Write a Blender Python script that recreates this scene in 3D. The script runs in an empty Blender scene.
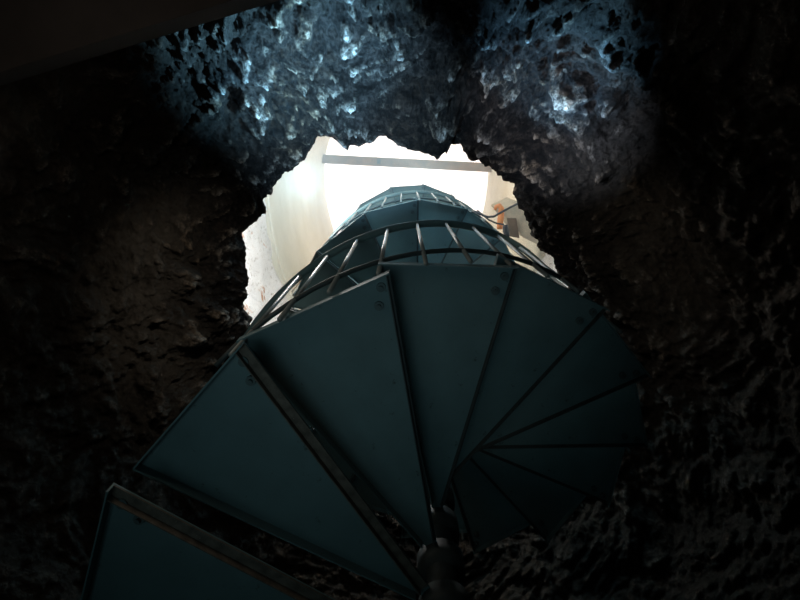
import bpy, bmesh, math, random
from mathutils import Vector, Matrix, noise
random.seed(7)
sc = bpy.context.scene
COL = sc.collection
S = 0.9            # stair radius in metres = one unit of U()
CZ = 1.55          # eye height
AX, AY = 0.149, 1.315          # stair axis
H0, DH = 1.514, 0.219          # height of first measured tread edge, riser
TH0, DT = -2.615, 0.4302       # its bearing, angle per tread
def U(x, y, h): return Vector((S*x, S*y, CZ + S*h))

# ---------------------------------------------------------------- camera
FP, T, RO = 656.0, 0.213, -0.0168
s_, c_ = math.sin(T), math.cos(T)
right0, up0, fwd = Vector((1,0,0)), Vector((0,-c_,s_)), Vector((0,s_,c_))
rt = right0*math.cos(RO) - up0*math.sin(RO)
up = right0*math.sin(RO) + up0*math.cos(RO)
cam = bpy.data.cameras.new('camera'); camo = bpy.data.objects.new('camera', cam); COL.objects.link(camo)
M = Matrix((rt, up, -fwd)).transposed().to_4x4(); M.translation = (0, 0, CZ); camo.matrix_world = M
cam.sensor_width = 36; cam.lens = FP/800*36; cam.clip_start = 0.02; cam.clip_end = 200
sc.camera = camo
def at(px, py, h):
    """survey helper: the point at height h (units above the eye) seen in direction px, py"""
    d = rt*((px-400)/FP) + up*((300-py)/FP) + fwd
    d *= h/d.z
    return Vector((d.x, d.y, h))

# ---------------------------------------------------------------- helpers
def link(name, bm, mat, parent=None, smooth=False):
    me = bpy.data.meshes.new(name); bm.to_mesh(me); bm.free()
    if smooth:
        for p in me.polygons: p.use_smooth = True
    me.materials.append(mat)
    o = bpy.data.objects.new(name, me); COL.objects.link(o)
    if parent: o.parent = parent
    return o
def tag(o, label=None, cat=None, group=None, kind=None):
    if label: o['label'] = label
    if cat: o['category'] = cat
    if group: o['group'] = group
    if kind: o['kind'] = kind
    return o
def tube(bm, pts, r, n=8, cap=True):
    rings = []; pts = [Vector(p) for p in pts]; ref = Vector((0.31, 0.12, 0.94)).normalized()
    for i, p in enumerate(pts):
        a = pts[max(i-1, 0)]; b = pts[min(i+1, len(pts)-1)]; t = (b-a).normalized()
        rr = ref if abs(t.dot(ref)) < 0.95 else Vector((1, 0, 0))
        x = t.cross(rr).normalized(); y = t.cross(x)
        ri = r[i] if isinstance(r, (list, tuple)) else r
        rings.append([bm.verts.new(p + x*ri*math.cos(2*math.pi*k/n) + y*ri*math.sin(2*math.pi*k/n)) for k in range(n)])
    for i in range(len(rings)-1):
        for k in range(n):
            bm.faces.new((rings[i][k], rings[i][(k+1) % n], rings[i+1][(k+1) % n], rings[i+1][k]))
    if cap: bm.faces.new(rings[0][::-1]); bm.faces.new(rings[-1])
def bar(bm, a, b, w, d, side=None):
    """rectangular bar from a to b, w across, d deep"""
    a, b = Vector(a), Vector(b); t = (b-a).normalized()
    x = (side if side else t.cross(Vector((0, 0, 1)))).normalized(); y = t.cross(x).normalized()
    V = [bm.verts.new(p + x*i*w/2 + y*j*d/2) for p in (a, b) for i, j in ((-1,-1),(1,-1),(1,1),(-1,1))]
    for f in ((0,1,2,3),(7,6,5,4),(0,4,5,1),(1,5,6,2),(2,6,7,3),(3,7,4,0)): bm.faces.new([V[i] for i in f])
def prism(bm, pts, z0, z1):
    lo = [bm.verts.new((p[0], p[1], z0)) for p in pts]; hi = [bm.verts.new((p[0], p[1], z1)) for p in pts]
    n = len(pts); bm.faces.new(lo[::-1]); bm.faces.new(hi)
    for i in range(n): bm.faces.new((lo[i], lo[(i+1) % n], hi[(i+1) % n], hi[i]))

# ---------------------------------------------------------------- materials
def mat(name):
    m = bpy.data.materials.new(name); m.use_nodes = True
    nt = m.node_tree; b = nt.nodes['Principled BSDF']
    return m, nt, b
def node(nt, typ, **kw):
    n = nt.nodes.new(typ)
    for k, v in kw.items():
        if k in n.inputs: n.inputs[k].default_value = v
        else: setattr(n, k, v)
    return n
def ramp(nt, fac, stops):
    r = nt.nodes.new('ShaderNodeValToRGB'); e = r.color_ramp.elements
    while len(e) < len(stops): e.new(0.5)
    for i, (p, c) in enumerate(stops): e[i].position = p; e[i].color = (*c, 1)
    nt.links.new(fac, r.inputs[0]); return r.outputs[0]
def mix(nt, f, a, b, mode='MIX'):
    m = nt.nodes.new('ShaderNodeMix'); m.data_type = 'RGBA'; m.blend_type = mode
    for s, v in ((m.inputs[0], f), (m.inputs[6], a), (m.inputs[7], b)):
        if hasattr(v, 'links'): nt.links.new(v, s)
        else: s.default_value = v if isinstance(v, float) else (*v, 1)
    return m.outputs[2]
def noise_tex(nt, scale, detail=6, rough=0.6, vec=None):
    t = node(nt, 'ShaderNodeTexCoord'); n = node(nt, 'ShaderNodeTexNoise', Scale=scale, Detail=detail, Roughness=rough)
    nt.links.new(vec if vec else t.outputs['Object'], n.inputs['Vector']); return n.outputs['Fac']
def bump(nt, b, h, strength, dist):
    bp = node(nt, 'ShaderNodeBump', Strength=strength, Distance=dist)
    nt.links.new(h, bp.inputs['Height']); nt.links.new(bp.outputs[0], b.inputs['Normal']); return bp

def m_simple(name, col, rough=0.6, metal=0.0, var=0.25, scale=12, spots=None):
    m, nt, b = mat(name)
    f = noise_tex(nt, scale)
    dark = tuple(c*(1-var) for c in col); lite = tuple(min(1, c*(1+var)) for c in col)
    c = ramp(nt, f, [(0.3, dark), (0.7, lite)])
    if spots:
        f2 = noise_tex(nt, scale*4.3, 8, 0.7)
        c2 = ramp(nt, f2, [(0.62, (0, 0, 0)), (0.70, (1, 1, 1))])
        c = mix(nt, c2, c, spots)
    nt.links.new(c, b.inputs['Base Color']); b.inputs['Roughness'].default_value = rough; b.inputs['Metallic'].default_value = metal
    bump(nt, b, f, 0.15, 0.01)
    return m
M_STEEL = m_simple('painted_steel', (0.115, 0.20, 0.215), 0.62, 0.0, 0.12, 7, (0.05, 0.075, 0.075))
M_RAIL = m_simple('rail_steel', (0.20, 0.22, 0.21), 0.45, 0.15, 0.15, 20)
M_RUST = m_simple('rusty_steel', (0.13, 0.115, 0.095), 0.8, 0.1, 0.45, 40, (0.35, 0.32, 0.28))
M_EDGE = m_simple('dark_edge_steel', (0.045, 0.06, 0.062), 0.6, 0.2, 0.25, 25)
M_BOLT = m_simple('dark_bolt', (0.08, 0.12, 0.125), 0.6, 0.2, 0.2, 30)
M_TIMBER = m_simple('weathered_beam', (0.30, 0.20, 0.10), 0.8, 0.0, 0.25, 6)
M_DARKBEAM = m_simple('dark_concrete', (0.012, 0.010, 0.010), 0.95, 0.0, 0.3, 5)
M_CABLE = m_simple('cable', (0.05, 0.05, 0.055), 0.5)
M_ORANGE = m_simple('orange_plastic', (0.95, 0.33, 0.10), 0.45, 0, 0.1)
M_BOX = m_simple('stone_plaster', (0.50, 0.42, 0.31), 0.9, 0, 0.25, 9)
M_PANEL = m_simple('brown_panel', (0.16, 0.11, 0.07), 0.8, 0, 0.2, 9)

def rock_material():
    m, nt, b = mat('porous_lava_rock')
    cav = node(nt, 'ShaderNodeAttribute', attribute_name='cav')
    f1 = noise_tex(nt, 17, 10, 0.74); f2 = noise_tex(nt, 38, 8, 0.75); f3 = noise_tex(nt, 2.2, 4, 0.6)
    t = node(nt, 'ShaderNodeTexCoord')
    vo = node(nt, 'ShaderNodeTexVoronoi', Scale=24.0); nt.links.new(t.outputs['Object'], vo.inputs['Vector'])
    base = ramp(nt, f1, [(0.38, (0.02, 0.018, 0.017)), (0.47, (0.12, 0.11, 0.10)), (0.55, (0.52, 0.50, 0.47)), (0.68, (0.80, 0.78, 0.74))])
    cc = ramp(nt, cav.outputs['Fac'], [(0.34, (0.05, 0.045, 0.045)), (0.46, (0.40, 0.38, 0.36)), (0.56, (1, 1, 1))])  # crevice shade put into the rock colour: cavities darker, knobs lighter
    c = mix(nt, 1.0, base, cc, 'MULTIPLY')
    warm = ramp(nt, f3, [(0.42, (1, 1, 1)), (0.62, (0.80, 0.62, 0.46))])
    c = mix(nt, 1.0, c, warm, 'MULTIPLY')
    c3 = ramp(nt, f2, [(0.36, (0.25, 0.24, 0.23)), (0.52, (1, 1, 1))])
    c = mix(nt, 1.0, c, c3, 'MULTIPLY')
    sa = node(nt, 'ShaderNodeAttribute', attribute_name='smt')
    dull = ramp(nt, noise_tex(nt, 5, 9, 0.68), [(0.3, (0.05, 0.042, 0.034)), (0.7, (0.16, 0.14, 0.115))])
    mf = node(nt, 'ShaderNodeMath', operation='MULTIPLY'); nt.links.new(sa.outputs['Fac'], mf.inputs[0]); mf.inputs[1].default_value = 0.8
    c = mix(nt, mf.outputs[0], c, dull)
    nt.links.new(c, b.inputs['Base Color']); b.inputs['Roughness'].default_value = 0.95
    b.inputs['Specular IOR Level'].default_value = 0.2
    ad = node(nt, 'ShaderNodeMath', operation='ADD'); nt.links.new(noise_tex(nt, 70, 6, 0.75), ad.inputs[0]); nt.links.new(f1, ad.inputs[1])
    a2 = node(nt, 'ShaderNodeMath', operation='ADD'); nt.links.new(ad.outputs[0], a2.inputs[0]); nt.links.new(vo.outputs['Distance'], a2.inputs[1])
    bump(nt, b, a2.outputs[0], 1.0, 0.035)
    return m
M_ROCK = rock_material()

def plaster_material():
    m, nt, b = mat('cream_plaster')
    f = noise_tex(nt, 1.8, 5, 0.55); c = ramp(nt, f, [(0.3, (0.62, 0.60, 0.48)), (0.7, (0.74, 0.73, 0.63))])
    nt.links.new(c, b.inputs['Base Color']); b.inputs['Roughness'].default_value = 0.9
    bump(nt, b, noise_tex(nt, 30), 0.1, 0.01); return m
M_PLASTER = plaster_material()
def brick_material():
    m, nt, b = mat('whitewashed_brick')
    uv = node(nt, 'ShaderNodeUVMap')
    br = node(nt, 'ShaderNodeTexBrick', Scale=1.0)
    for k, v in (('Brick Width', 0.23), ('Row Height', 0.085), ('Mortar Size', 0.012), ('Color1', (0.62, 0.28, 0.12, 1)), ('Color2', (0.38, 0.24, 0.16, 1)), ('Mortar', (0.8, 0.78, 0.74, 1))):
        br.inputs[k].default_value = v
    nt.links.new(uv.outputs[0], br.inputs['Vector'])
    f = noise_tex(nt, 3.5, 8, 0.7)
    mk = ramp(nt, f, [(0.34, (0, 0, 0)), (0.40, (1, 1, 1))])
    wh = ramp(nt, noise_tex(nt, 24, 6, 0.7), [(0.33, (0.42, 0.38, 0.33)), (0.44, (0.88, 0.87, 0.86))])
    c = mix(nt, mk, br.outputs['Color'], wh)
    nt.links.new(c, b.inputs['Base Color']); b.inputs['Roughness'].default_value = 0.9
    bump(nt, b, noise_tex(nt, 18, 8, 0.7), 0.8, 0.03); return m
M_BRICK = brick_material()

# ---------------------------------------------------------------- rock shaft
HR = 4.5
rim_px = [(255,318),(246,302),(252,280),(249,268),(247,250),(245,234),(255,224),(265,212),(268,200),(275,190),(283,181),(296,172),(303,162),(315,153),(320,137),
          (326,140),(335,143),(350,150),(360,149),(366,144),(376,139),(388,141),(400,147),(410,150),(420,151),(430,156),(438,159),(446,157),(451,144),(456,147),(464,154),
          (475,163),(480,166),(492,172),(505,180),(513,187),(511,197),(516,210),(521,217),(528,228),(532,238),(541,250),(549,260),(556,272)]
rim = [at(x, y, HR) for x, y in rim_px]
rim = [Vector((p.x, p.y)) for p in rim]
# behind the stair the rim follows the stair cylinder at a small clearance
ctr = Vector((AX, AY)); a0 = math.atan2(rim[-1].y-AY, rim[-1].x-AX); a1 = math.atan2(rim[0].y-AY, rim[0].x-AX)
if a1 < a0: a1 += 2*math.pi
r0, r1 = (rim[-1]-ctr).length, (rim[0]-ctr).length
for i in range(1, 24):
    t = i/24; a = a0+(a1-a0)*t; rr = (r0*(1-t)+r1*t)*(1-math.sin(math.pi*t)) + 1.22*math.sin(math.pi*t)
    rim.append(ctr + Vector((math.cos(a), math.sin(a)))*rr)
CC = Vector((0.03, 0.85))
NU = 900
ang = sorted([(math.atan2(p.y-CC.y, p.x-CC.x), (p-CC).length) for p in rim])
def rim_r(a):
    for i in range(len(ang)):
        if ang[i][0] > a: break
    else: i = 0
    p, q = ang[i-1], ang[i]
    da = (q[0]-p[0]) % (2*math.pi); d = (a-p[0]) % (2*math.pi)
    t = d/da if da > 1e-9 else 0
    return p[1]*(1-t) + q[1]*t
rimtab = [rim_r(-math.pi + 2*math.pi*i/NU) for i in range(NU)]
sm = rimtab[:]
def smooth_tab(tab, w):
    n = len(tab); return [sum(tab[(i+j) % n] for j in range(-w, w+1))/(2*w+1) for i in range(n)]
rims = smooth_tab(smooth_tab(rimtab, 14), 14)
prof = [(4.85, 0.55), (4.78, 0.35), (4.66, 0.10), (4.5, 0.0), (4.36, 0.03), (4.2, 0.10), (3.9, 0.30), (3.5, 0.55), (3.0, 0.78), (2.3, 0.95), (1.2, 1.03), (0, 1.05), (-1.8, 1.05)]
def profile(h):
    for i in range(len(prof)-1):
        if prof[i][0] >= h >= prof[i+1][0]:
            t = (prof[i][0]-h)/(prof[i][0]-prof[i+1][0]); return prof[i][1]*(1-t)+prof[i+1][1]*t
hs = [4.85, 4.78, 4.7, 4.64, 4.58, 4.54]
h = 4.5
while h > -1.8:
    hs.append(h); h -= 0.012 if h > 4.1 else (0.013 if h > 2.6 else (0.02 if h > 1.4 else 0.05))
hs.append(-1.8)
RC = 2.45
verts = []; cavs = []; smt = []
N = noise
for h in hs:
    s = profile(h)
    near = min(1.0, abs(h-HR)/0.35)
    for i in range(NU):
        a = -math.pi + 2*math.pi*i/NU; ca, sa = math.cos(a), math.sin(a)
        r_rim = rimtab[i]*(1-min(1, s*3)) + rims[i]*min(1, s*3)
        r = r_rim*(1-s) + RC*s if h <= HR else r_rim + s*1.9
        p = Vector((CC.x + r*ca, CC.y + r*sa, h))
        q = p*1.0
        w = q + 0.25*Vector((N.noise(q*1.9), N.noise(q*1.9+Vector((7,3,1))), N.noise(q*1.9+Vector((2,9,4)))))
        big = N.noise(w*1.5)
        rid = 1-2*abs(N.noise(w*3.3+Vector((11, 5, 2))))
        d, _ = N.voronoi(w*5.5)
        cell = min(1, d[0]*1.35)
        dd, _ = N.voronoi(w*15)
        pit = min(1, dd[0]*1.5)
        fine = N.fractal(w*13, 0.5, 2.1, 5)
        q3 = w + 0.05*Vector((N.noise(w*12), N.noise(w*12+Vector((3, 3, 3))), 0))
        d3, _ = N.voronoi(q3*27)
        hole = -max(0.0, 0.42-d3[0])*2.0      # small gas holes
        crust = 1-2*abs(N.noise(q3*9+Vector((1, 8, 2))))
        # cavities go outwards, knobs stick inwards
        disp = (0.15*big + 0.085*rid) * near + (0.16*(cell-0.45) + 0.06*(pit-0.5) + 0.07*fine - 0.035*hole + 0.035*crust)*(0.45+0.55*near)
        soft = 1.0 if h > 1.5 else 0.7
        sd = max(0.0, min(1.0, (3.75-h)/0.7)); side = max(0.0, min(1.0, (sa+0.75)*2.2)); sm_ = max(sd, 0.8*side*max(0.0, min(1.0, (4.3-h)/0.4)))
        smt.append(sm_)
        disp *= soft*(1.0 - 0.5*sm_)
        if h > HR: disp *= 0.4
        r2 = r + disp*(0.6 if h > 2.8 else 0.9)
        if h <= HR: z2 = h + disp*0.85*(0.25+0.75*near)*max(0.0, min(1.0, (h-2.0)/1.5))
        else: z2 = h
        verts.append(U(CC.x + r2*ca, CC.y + r2*sa, z2))
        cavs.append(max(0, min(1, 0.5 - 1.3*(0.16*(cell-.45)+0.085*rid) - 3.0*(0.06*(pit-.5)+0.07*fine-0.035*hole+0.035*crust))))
faces = []
for j in range(len(hs)-1):
    for i in range(NU):
        i2 = (i+1) % NU
        faces.append((j*NU+i, (j+1)*NU+i, (j+1)*NU+i2, j*NU+i2))
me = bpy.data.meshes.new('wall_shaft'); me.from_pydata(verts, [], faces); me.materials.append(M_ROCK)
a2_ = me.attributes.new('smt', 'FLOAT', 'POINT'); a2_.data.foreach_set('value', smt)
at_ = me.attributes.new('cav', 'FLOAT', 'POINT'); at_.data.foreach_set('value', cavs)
for p in me.polygons: p.use_smooth = True
rock = bpy.data.objects.new('wall_shaft', me); COL.objects.link(rock)
tag(rock, 'dark porous lava rock wall around the shaft with a ragged opening', 'rock wall', kind='structure')

# floor of the shaft
bm = bmesh.new(); rings = []
for r in [0.0, .3, .6, .9, 1.2, 1.5, 1.8, 2.1, 2.4, 2.7, 3.0]:
    if r == 0: rings.append([bm.verts.new(U(CC.x, CC.y, -CZ/S))]); continue
    rings.append([bm.verts.new(Vector((S*(CC.x+r*math.cos(2*math.pi*k/64)), S*(CC.y+r*math.sin(2*math.pi*k/64)), 0))) for k in range(64)])
for k in range(64): bm.faces.new((rings[0][0], rings[1][k], rings[1][(k+1) % 64]))
for a, b in zip(rings[1:], rings[2:]):
    for k in range(64): bm.faces.new((a[k], b[k], b[(k+1) % 64], a[(k+1) % 64]))
tag(link('floor', bm, M_ROCK), 'dark stone floor at the foot of the shaft', 'floor', kind='structure')

# ---------------------------------------------------------------- tower above the shaft
HT, HJ, HB = 13.0, 7.5, 4.8
HJp = [at(262, 220, HJ), at(268, 240, HJ), at(278, 261, HJ), at(293, 279, HJ)]
# egg-shaped plan: round near the camera side, stretched behind the stair
def plan(n=160):
    pts = []
    for k in range(n):
        a = 2*math.pi*k/n
        x = 1.62*math.cos(a); y = math.sin(a)
        y = 0.30 + (2.45*y if y > 0 else 1.75*y)
        pts.append((x + 0.08, y))
    return pts
def drum(name, h0, h1, grow, material, nz, smooth=True, rough=0.0):
    P = plan(); n = len(P); bm = bmesh.new(); uvl = bm.loops.layers.uv.new('UVMap')
    arc = [0]
    for k in range(n):
        a, b = P[k], P[(k+1) % n]; arc.append(arc[-1] + S*math.hypot(b[0]-a[0], b[1]-a[1]))
    R = []
    for j in range(nz+1):
        h = h0+(h1-h0)*j/nz; row = []
        for k in range(n):
            x, y = P[k]; L = math.hypot(x-0.08, y-0.5)
            g = grow + rough*N.fractal(Vector((x*5, y*5, h*5)), 0.6, 2, 4)
            row.append(bm.verts.new(U(x+(x-0.08)/L*g, y+(y-0.5)/L*g, h)))
        R.append(row)
    for j in range(nz):
        for k in range(n):
            f = bm.faces.new((R[j][k], R[j+1][k], R[j+1][(k+1) % n], R[j][(k+1) % n]))
            for lp, (kk, jj) in zip(f.loops, ((k, j), (k, j+1), (k+1, j+1), (k+1, j))):
                lp[uvl].uv = (arc[kk], S*(h0+(h1-h0)*jj/nz))
    return link(name, bm, material, None, smooth)
tag(drum('wall_brick', 4.6, HJ, 0.03, M_BRICK, 40, True, 0.05), 'rough whitewashed brick wall with bare orange bricks above the rock opening', 'brick wall', kind='structure')
tag(drum('wall_tower', HJ, HT, -0.03, M_PLASTER, 12), 'smooth cream plaster wall of the tower above the brick', 'plaster wall', kind='structure')
# plaster band edge and a joint line
P = plan(); bm = bmesh.new()
pts = [U(x*0.985, 0.5+(y-0.5)*0.985, HJ) for x, y in P]; tube(bm, pts+[pts[0]], 0.018, 6, False)
tag(link('trim_1', bm, M_PLASTER, None, True), 'thin cream edge where plaster meets brick', 'trim', kind='structure')
bm = bmesh.new(); kk = 66
x, y = P[kk]; tube(bm, [U(x*0.98, 0.5+(y-0.5)*0.98, hh) for hh in (HJ, 9, 11, HT)], 0.006, 5)
tag(link('trim_2', bm, M_TIMBER, None, True), 'faint vertical joint in the plaster wall', 'trim', kind='structure')

bm = bmesh.new(); n = len(P)
ia = [bm.verts.new(U(x*0.985, 0.5+(y-0.5)*0.985, HJ-0.01)) for x, y in P]; ib = [bm.verts.new(U(x*1.08, 0.5+(y-0.5)*1.08, HJ-0.01)) for x, y in P]
for k in range(n): bm.faces.new((ia[k], ib[k], ib[(k+1) % n], ia[(k+1) % n]))
tag(link('trim_4', bm, M_PLASTER), 'narrow cream ledge under the plaster wall', 'trim', kind='structure')
# beam across the top opening
bm = bmesh.new(); a, b = at(296, 157.5, 12.6), at(498, 168, 12.6)
bar(bm, U(*a), U(*b), 0.15, 0.20)
beam = link('ceiling_beam', bm, M_TIMBER)
tag(beam, 'pale brown beam spanning the bright opening at the top of the tower', 'beam')
bm = bmesh.new(); q = at(379, 161.5, 12.6); q = U(*q) - Vector((0, 0, 0.10))
prism(bm, [(q.x-.03, q.y-.04), (q.x+.03, q.y-.04), (q.x+.03, q.y+.04), (q.x-.03, q.y+.04)], q.z-0.03, q.z+.01)
link('bracket', bm, M_RUST, beam)

# ---------------------------------------------------------------- spiral staircase
stair = bpy.data.objects.new('spiral_staircase', None); COL.objects.link(stair)
BASE = U(AX, AY, 0); BASE.z = 0; stair.location = BASE
tag(stair, 'tall teal grey steel spiral staircase climbing a central pole, seen from below', 'staircase')
K0, K1 = -15, 33
def loc(r, th, h): # local to the stair base
    return Vector((S*r*math.cos(th), S*r*math.sin(th), CZ+S*h))
def edge_h(k): return H0 + DH*k
RP = 0.058
bm = bmesh.new(); tube(bm, [(0, 0, 0.0), (0, 0, CZ+S*(edge_h(K1)+1.2))], S*RP*0.85, 28)
link('pole', bm, M_EDGE, stair, True)
bm = bmesh.new(); tube(bm, [(0, 0, 0), (0, 0, 0.015)], 0.16, 32); link('base_plate', bm, M_STEEL, stair)
# one tread, built in its own frame: front edge along +x, tread turns towards +angle
def make_tread(parent, OV, rusty):
    tA, tB = -OV, DT
    RO_ = 1.0
    def P2(r, a): return (S*r*math.cos(a), S*r*math.sin(a))
    bm = bmesh.new()
    prism(bm, [P2(RP*0.8, tA), P2(RO_, tA), P2(RO_, tB), P2(RP*0.8, tB)], 0, 0.005)
    # folded lips: front, outer, back
    def lip(p, q, h, t=0.004):
        p, q = Vector((*p, 0)), Vector((*q, 0)); bar(bm, p-Vector((0, 0, h/2)), q-Vector((0, 0, h/2)), t, h)
    lip(P2(0.1, tA+.02), P2(RO_*.998, tA), 0.035); lip(P2(RO_*.997, tA), P2(RO_*.997, tB), 0.035); 
    t = link('tread', bm, M_STEEL, parent)
    # turned-back angle under the rear edge
    bm = bmesh.new(); n = Vector((-math.sin(tB), math.cos(tB), 0))
    p, q = Vector((*P2(0.09, tB), 0)), Vector((*P2(0.995, tB), 0))
    wd = 0.028 if rusty else 0.012
    bar(bm, p-n*wd/2-Vector((0, 0, .003)), q-n*wd/2-Vector((0, 0, .003)), wd, 0.004, n)
    bar(bm, p-n*(wd-.003)-Vector((0, 0, .014)), q-n*(wd-.003)-Vector((0, 0, .014)), 0.003, 0.026, n)
    e = link('edge_angle', bm, M_RUST if rusty else M_EDGE, t)
    if rusty: e['label'] = 'rusty steel angle under the rear edge of the tread'
    # bolt rings near the outer end
    b_ = []
    for (r, a) in ((0.955, tB-0.035), (0.90, tB-0.055)):
        bm = bmesh.new(); c = P2(r, a)
        tube(bm, [(c[0], c[1], 0.0), (c[0], c[1], -0.010)], 0.013, 12); tube(bm, [(c[0], c[1], -0.008), (c[0], c[1], -0.020)], 0.006, 8)
        b_.append(link('bolt', bm, M_BOLT, t))
    bm = bmesh.new(); tube(bm, [(0, 0, -0.06), (0, 0, 0.02)], S*0.078, 24); b_.append(link('collar', bm, M_EDGE, t, True))
    return t, [e]+b_
protos = {}
for k in range(K0, K1+1):
    key = {-1: (0.05, True), 0: (0.058, True), 1: (0.085, False)}.get(k, (0.04, False))
    if key not in protos: t, kids = protos[key] = make_tread(stair, *key)
    else:
        t0, kids0 = protos[key]
        t = t0.copy(); COL.objects.link(t); t.parent = stair
        for c in kids0:
            cc = c.copy(); COL.objects.link(cc); cc.parent = t
    t.location = (0, 0, CZ + S*edge_h(k+1)); t.rotation_euler = (0, 0, TH0 + DT*k)
# railings: continuous helical handrail, low rail, balusters
RH = 1.27
def helix(k0, k1, dh, r=0.985, n=6):
    return [loc(r, TH0+DT*k, edge_h(k+0.5)+dh) for k in [k0+(k1-k0)*i/((k1-k0)*n) for i in range(int((k1-k0)*n)+1)]]
KR = 28.5
bm = bmesh.new(); tube(bm, helix(-0.3, KR, RH), 0.017, 10); link('handrail', bm, M_STEEL, stair, True)
bm = bmesh.new(); tube(bm, helix(0.5, KR, 0.24), 0.008, 8); link('lower_rail', bm, M_EDGE, stair, True)
ks = []
k = 0.83
while k < KR-0.2: ks.append(k); k += 0.36
M_BAL = M_RAIL
bm = bmesh.new(); zz = 0.5*DH*S
tube(bm, [(0, 0, -0.02), (0, 0, S*RH)], 0.0075, 8)
b0 = link('baluster', bm, M_BAL, stair, True)
def put_bal(o, k):
    p = loc(0.985, TH0+DT*k, 0); p.z = CZ+S*edge_h(k+0.5); o.location = p
for i, k in enumerate(ks[:100]):
    o = b0 if i == 0 else b0.copy()
    if i: COL.objects.link(o); o.parent = stair
    put_bal(o, k)
# ---------------------------------------------------------------- small things up on the right
def box8(bm, c, sx, sy, sz, rz=0):
    R = Matrix.Rotation(rz, 3, 'Z'); V = []
    for z in (-1, 1):
        for x, y in ((-1,-1),(1,-1),(1,1),(-1,1)): V.append(bm.verts.new(c + R @ Vector((x*sx/2, y*sy/2, z*sz/2))))
    for f in ((3,2,1,0),(4,5,6,7),(0,1,5,4),(1,2,6,5),(2,3,7,6),(3,0,4,7)): bm.faces.new([V[i] for i in f])
hb = 6.6
blk = bpy.data.objects.new('stone_block', None); COL.objects.link(blk)
c = at(524, 214, hb); blk.location = U(*c)
tag(blk, 'beige plastered block jutting from the tower wall at the right of the opening', 'block')
def Lp(px, py, h): return U(*at(px, py, h)) - U(*c)
bm = bmesh.new()
q = [Lp(*p, 0+hb) for p in ((504, 212), (522, 203), (560, 225), (560, 255), (524, 238))]
lo_ = [bm.verts.new(p) for p in q]; hi_ = [bm.verts.new(p + Vector((0, 0, 0.9))) for p in q]
bm.faces.new(lo_[::-1]); bm.faces.new(hi_)
for i in range(5): bm.faces.new((lo_[i], lo_[(i+1) % 5], hi_[(i+1) % 5], hi_[i]))
link('block_body', bm, M_BOX, blk)
bm = bmesh.new()
q = [Lp(*p, 0+hb) for p in ((507, 218), (516, 218), (519, 238), (509, 236))]
lo_ = [bm.verts.new(p - Vector((0, 0, 0.02))) for p in q]; hi_ = [bm.verts.new(p + Vector((0, 0, 0.02))) for p in q]
bm.faces.new(lo_[::-1]); bm.faces.new(hi_)
for i in range(4): bm.faces.new((lo_[i], lo_[(i+1) % 4], hi_[(i+1) % 4], hi_[i]))
link('brown_panel', bm, M_PANEL, blk)
bm = bmesh.new()
hp = [(495, 210, 6.3), (496, 206.5, 6.3), (499, 205.5, 6.3), (501.3, 208.5, 6.3), (501, 215, 6.3), (500.3, 221, 6.3), (499.8, 226, 6.3), (499.8, 229, 6.3)]
tube(bm, [U(*at(*p)) for p in hp], [.013, .017, .022, .026, .027, .027, .026, .024], 10)
tag(link('orange_hose', bm, M_ORANGE, None, True), 'bright orange hose hooked beside the beige block', 'hose')
bm = bmesh.new(); tube(bm, [U(*at(*p)) for p in ((521, 202, 5.9), (510, 207.5, 5.9), (500, 213, 5.9), (494, 216.5, 5.9), (488, 217, 5.9), (482, 215, 5.9), (474, 211, 5.9))], 0.009, 6)
tag(link('cable', bm, M_CABLE, None, True), 'thin dark cable sagging from the rock edge across the orange hose', 'cable')
bm = bmesh.new(); tube(bm, [U(*at(*p)) for p in ((477, 210, 6.25), (489, 220, 6.25), (497, 223.5, 6.25), (504, 224.5, 6.25))], 0.007, 6)
tag(link('cable', bm, M_CABLE, None, True), 'short lower cable running to the dark clamp on the block', 'cable')
bm = bmesh.new(); tube(bm, [U(*at(*p)) for p in ((505, 225, 6.42), (505.8, 231, 6.42), (507.5, 238, 6.42))], [.02, .028, .02], 8)
tag(link('clamp', bm, M_CABLE, None, True), 'small dark clamp at the corner of the beige block', 'clamp')
# near-black beam overhead at the top left
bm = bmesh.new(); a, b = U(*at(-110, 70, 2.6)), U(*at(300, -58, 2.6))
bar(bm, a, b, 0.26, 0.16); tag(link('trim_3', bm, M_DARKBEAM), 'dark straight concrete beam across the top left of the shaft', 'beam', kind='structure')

# thin bluish haze hanging in the lit tower
hm = bpy.data.materials.new('haze'); hm.use_nodes = True; nt = hm.node_tree; nt.nodes.clear()
vs = node(nt, 'ShaderNodeVolumeScatter', Density=0.095, Anisotropy=0.35); vs.inputs['Color'].default_value = (0.42, 0.78, 1.0, 1)
om = nt.nodes.new('ShaderNodeOutputMaterial'); nt.links.new(vs.outputs[0], om.inputs['Volume'])
bm = bmesh.new()
hz = [U(0.08+(x-0.08)*0.93, 0.5+(y-0.5)*0.93, 0) for x, y in plan(48)]
prism(bm, hz, CZ+S*4.9, CZ+S*12.2)
tag(link('haze', bm, hm), 'thin pale blue haze glowing round the upper turns of the staircase', 'haze', kind='stuff')

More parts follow.
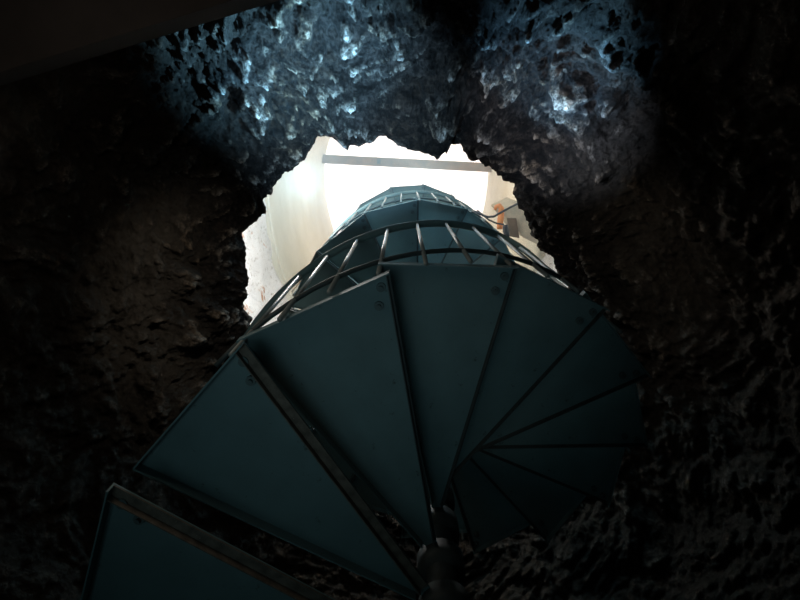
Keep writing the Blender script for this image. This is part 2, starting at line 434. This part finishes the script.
# ---------------------------------------------------------------- lights
def light(name, typ, loc_, energy, color, target=None, **kw):
    l = bpy.data.lights.new(name, typ); l.energy = energy; l.color = color
    for k, v in kw.items(): setattr(l, k, v)
    o = bpy.data.objects.new(name, l); COL.objects.link(o); o.location = loc_
    if target is not None: o.rotation_euler = (Vector(target)-Vector(loc_)).to_track_quat('-Z', 'Y').to_euler()
    return o
w = bpy.data.worlds.new('world'); sc.world = w; w.use_nodes = True
w.node_tree.nodes['Background'].inputs[0].default_value = (0.95, 0.98, 1.0, 1); w.node_tree.nodes['Background'].inputs[1].default_value = 2.2
light('tower_fill', 'POINT', U(0.25, 0.32, 9.9), 42, (1, 0.97, 0.9), shadow_soft_size=0.3)  # added lamp without a fixture, brightens plaster and haze
light('brick_fill', 'POINT', U(-0.85, 0.2, 5.7), 60, (1, 0.97, 0.93), shadow_soft_size=0.15)  # added lamp to whiten the brick, no real fixture here
light('soffit_fill', 'POINT', U(-0.1, -0.45, 5.2), 30, (0.36, 0.76, 1.0), shadow_soft_size=0.3)  # added blue fill pair for the undersides of the upper turns
light('soffit_fill', 'POINT', U(0.1, -0.1, 7.4), 10, (0.45, 0.82, 1.0), shadow_soft_size=0.3)
def spot(px, py, h, target, e, col, deg, blend=0.5, r=0.03):
    light('rock_fill', 'SPOT', U(*at(px, py, h)), e, col, U(*target), spot_size=math.radians(deg), spot_blend=blend, shadow_soft_size=r)  # added spots inside the shaft, standing in for blue daylight on the rock
spot(360, 195, 3.35, at(300, 52, 3.9), 460, (0.27, 0.66, 1.0), 84, 1.0)
spot(355, 215, 2.9, at(345, 105, 4.1), 360, (0.42, 0.72, 1.0), 66, 1.0)
spot(500, 195, 3.35, at(565, 40, 3.9), 190, (0.24, 0.60, 1.0), 64, 0.9)  # gap between left and right spots shapes the dark band
spot(490, 215, 2.9, at(555, 110, 4.1), 160, (0.68, 0.80, 1.0), 54, 0.9)
light('warm_fill', 'POINT', U(-0.95, -0.25, 1.8), 5.0, (1, 0.85, 0.68), shadow_soft_size=0.3)
light('rim_fill', 'SPOT', U(-0.7, 0.15, 3.0), 20, (1, 0.90, 0.76), U(*at(205, 290, 4.0)), spot_size=math.radians(70), spot_blend=1.0, shadow_soft_size=0.05)  # added warm fill on the rock beside the rim, left and right
light('rim_fill', 'SPOT', U(0.55, 0.15, 3.0), 8, (1, 0.88, 0.74), U(*at(600, 260, 4.0)), spot_size=math.radians(70), spot_blend=1.0, shadow_soft_size=0.05)
light('tread_fill', 'SPOT', U(-0.35, 0.1, -0.9), 20, (0.68, 0.94, 1.0), U(*at(360, 270, 2.0)), spot_size=math.radians(37), spot_blend=1.0, shadow_soft_size=0.35)  # unseen fill from below, added to lift the tread undersides
light('tread_fill', 'SPOT', U(-1.1, 0.3, -0.9), 5.5, (0.62, 0.96, 1.0), U(*at(190, 500, 1.4)), spot_size=math.radians(40), spot_blend=1.0, shadow_soft_size=0.3)
sc.view_settings.view_transform = 'Standard'; sc.view_settings.look = 'None'
sc.view_settings.exposure = 0; sc.view_settings.gamma = 1
sc.cycles.max_bounces = 6
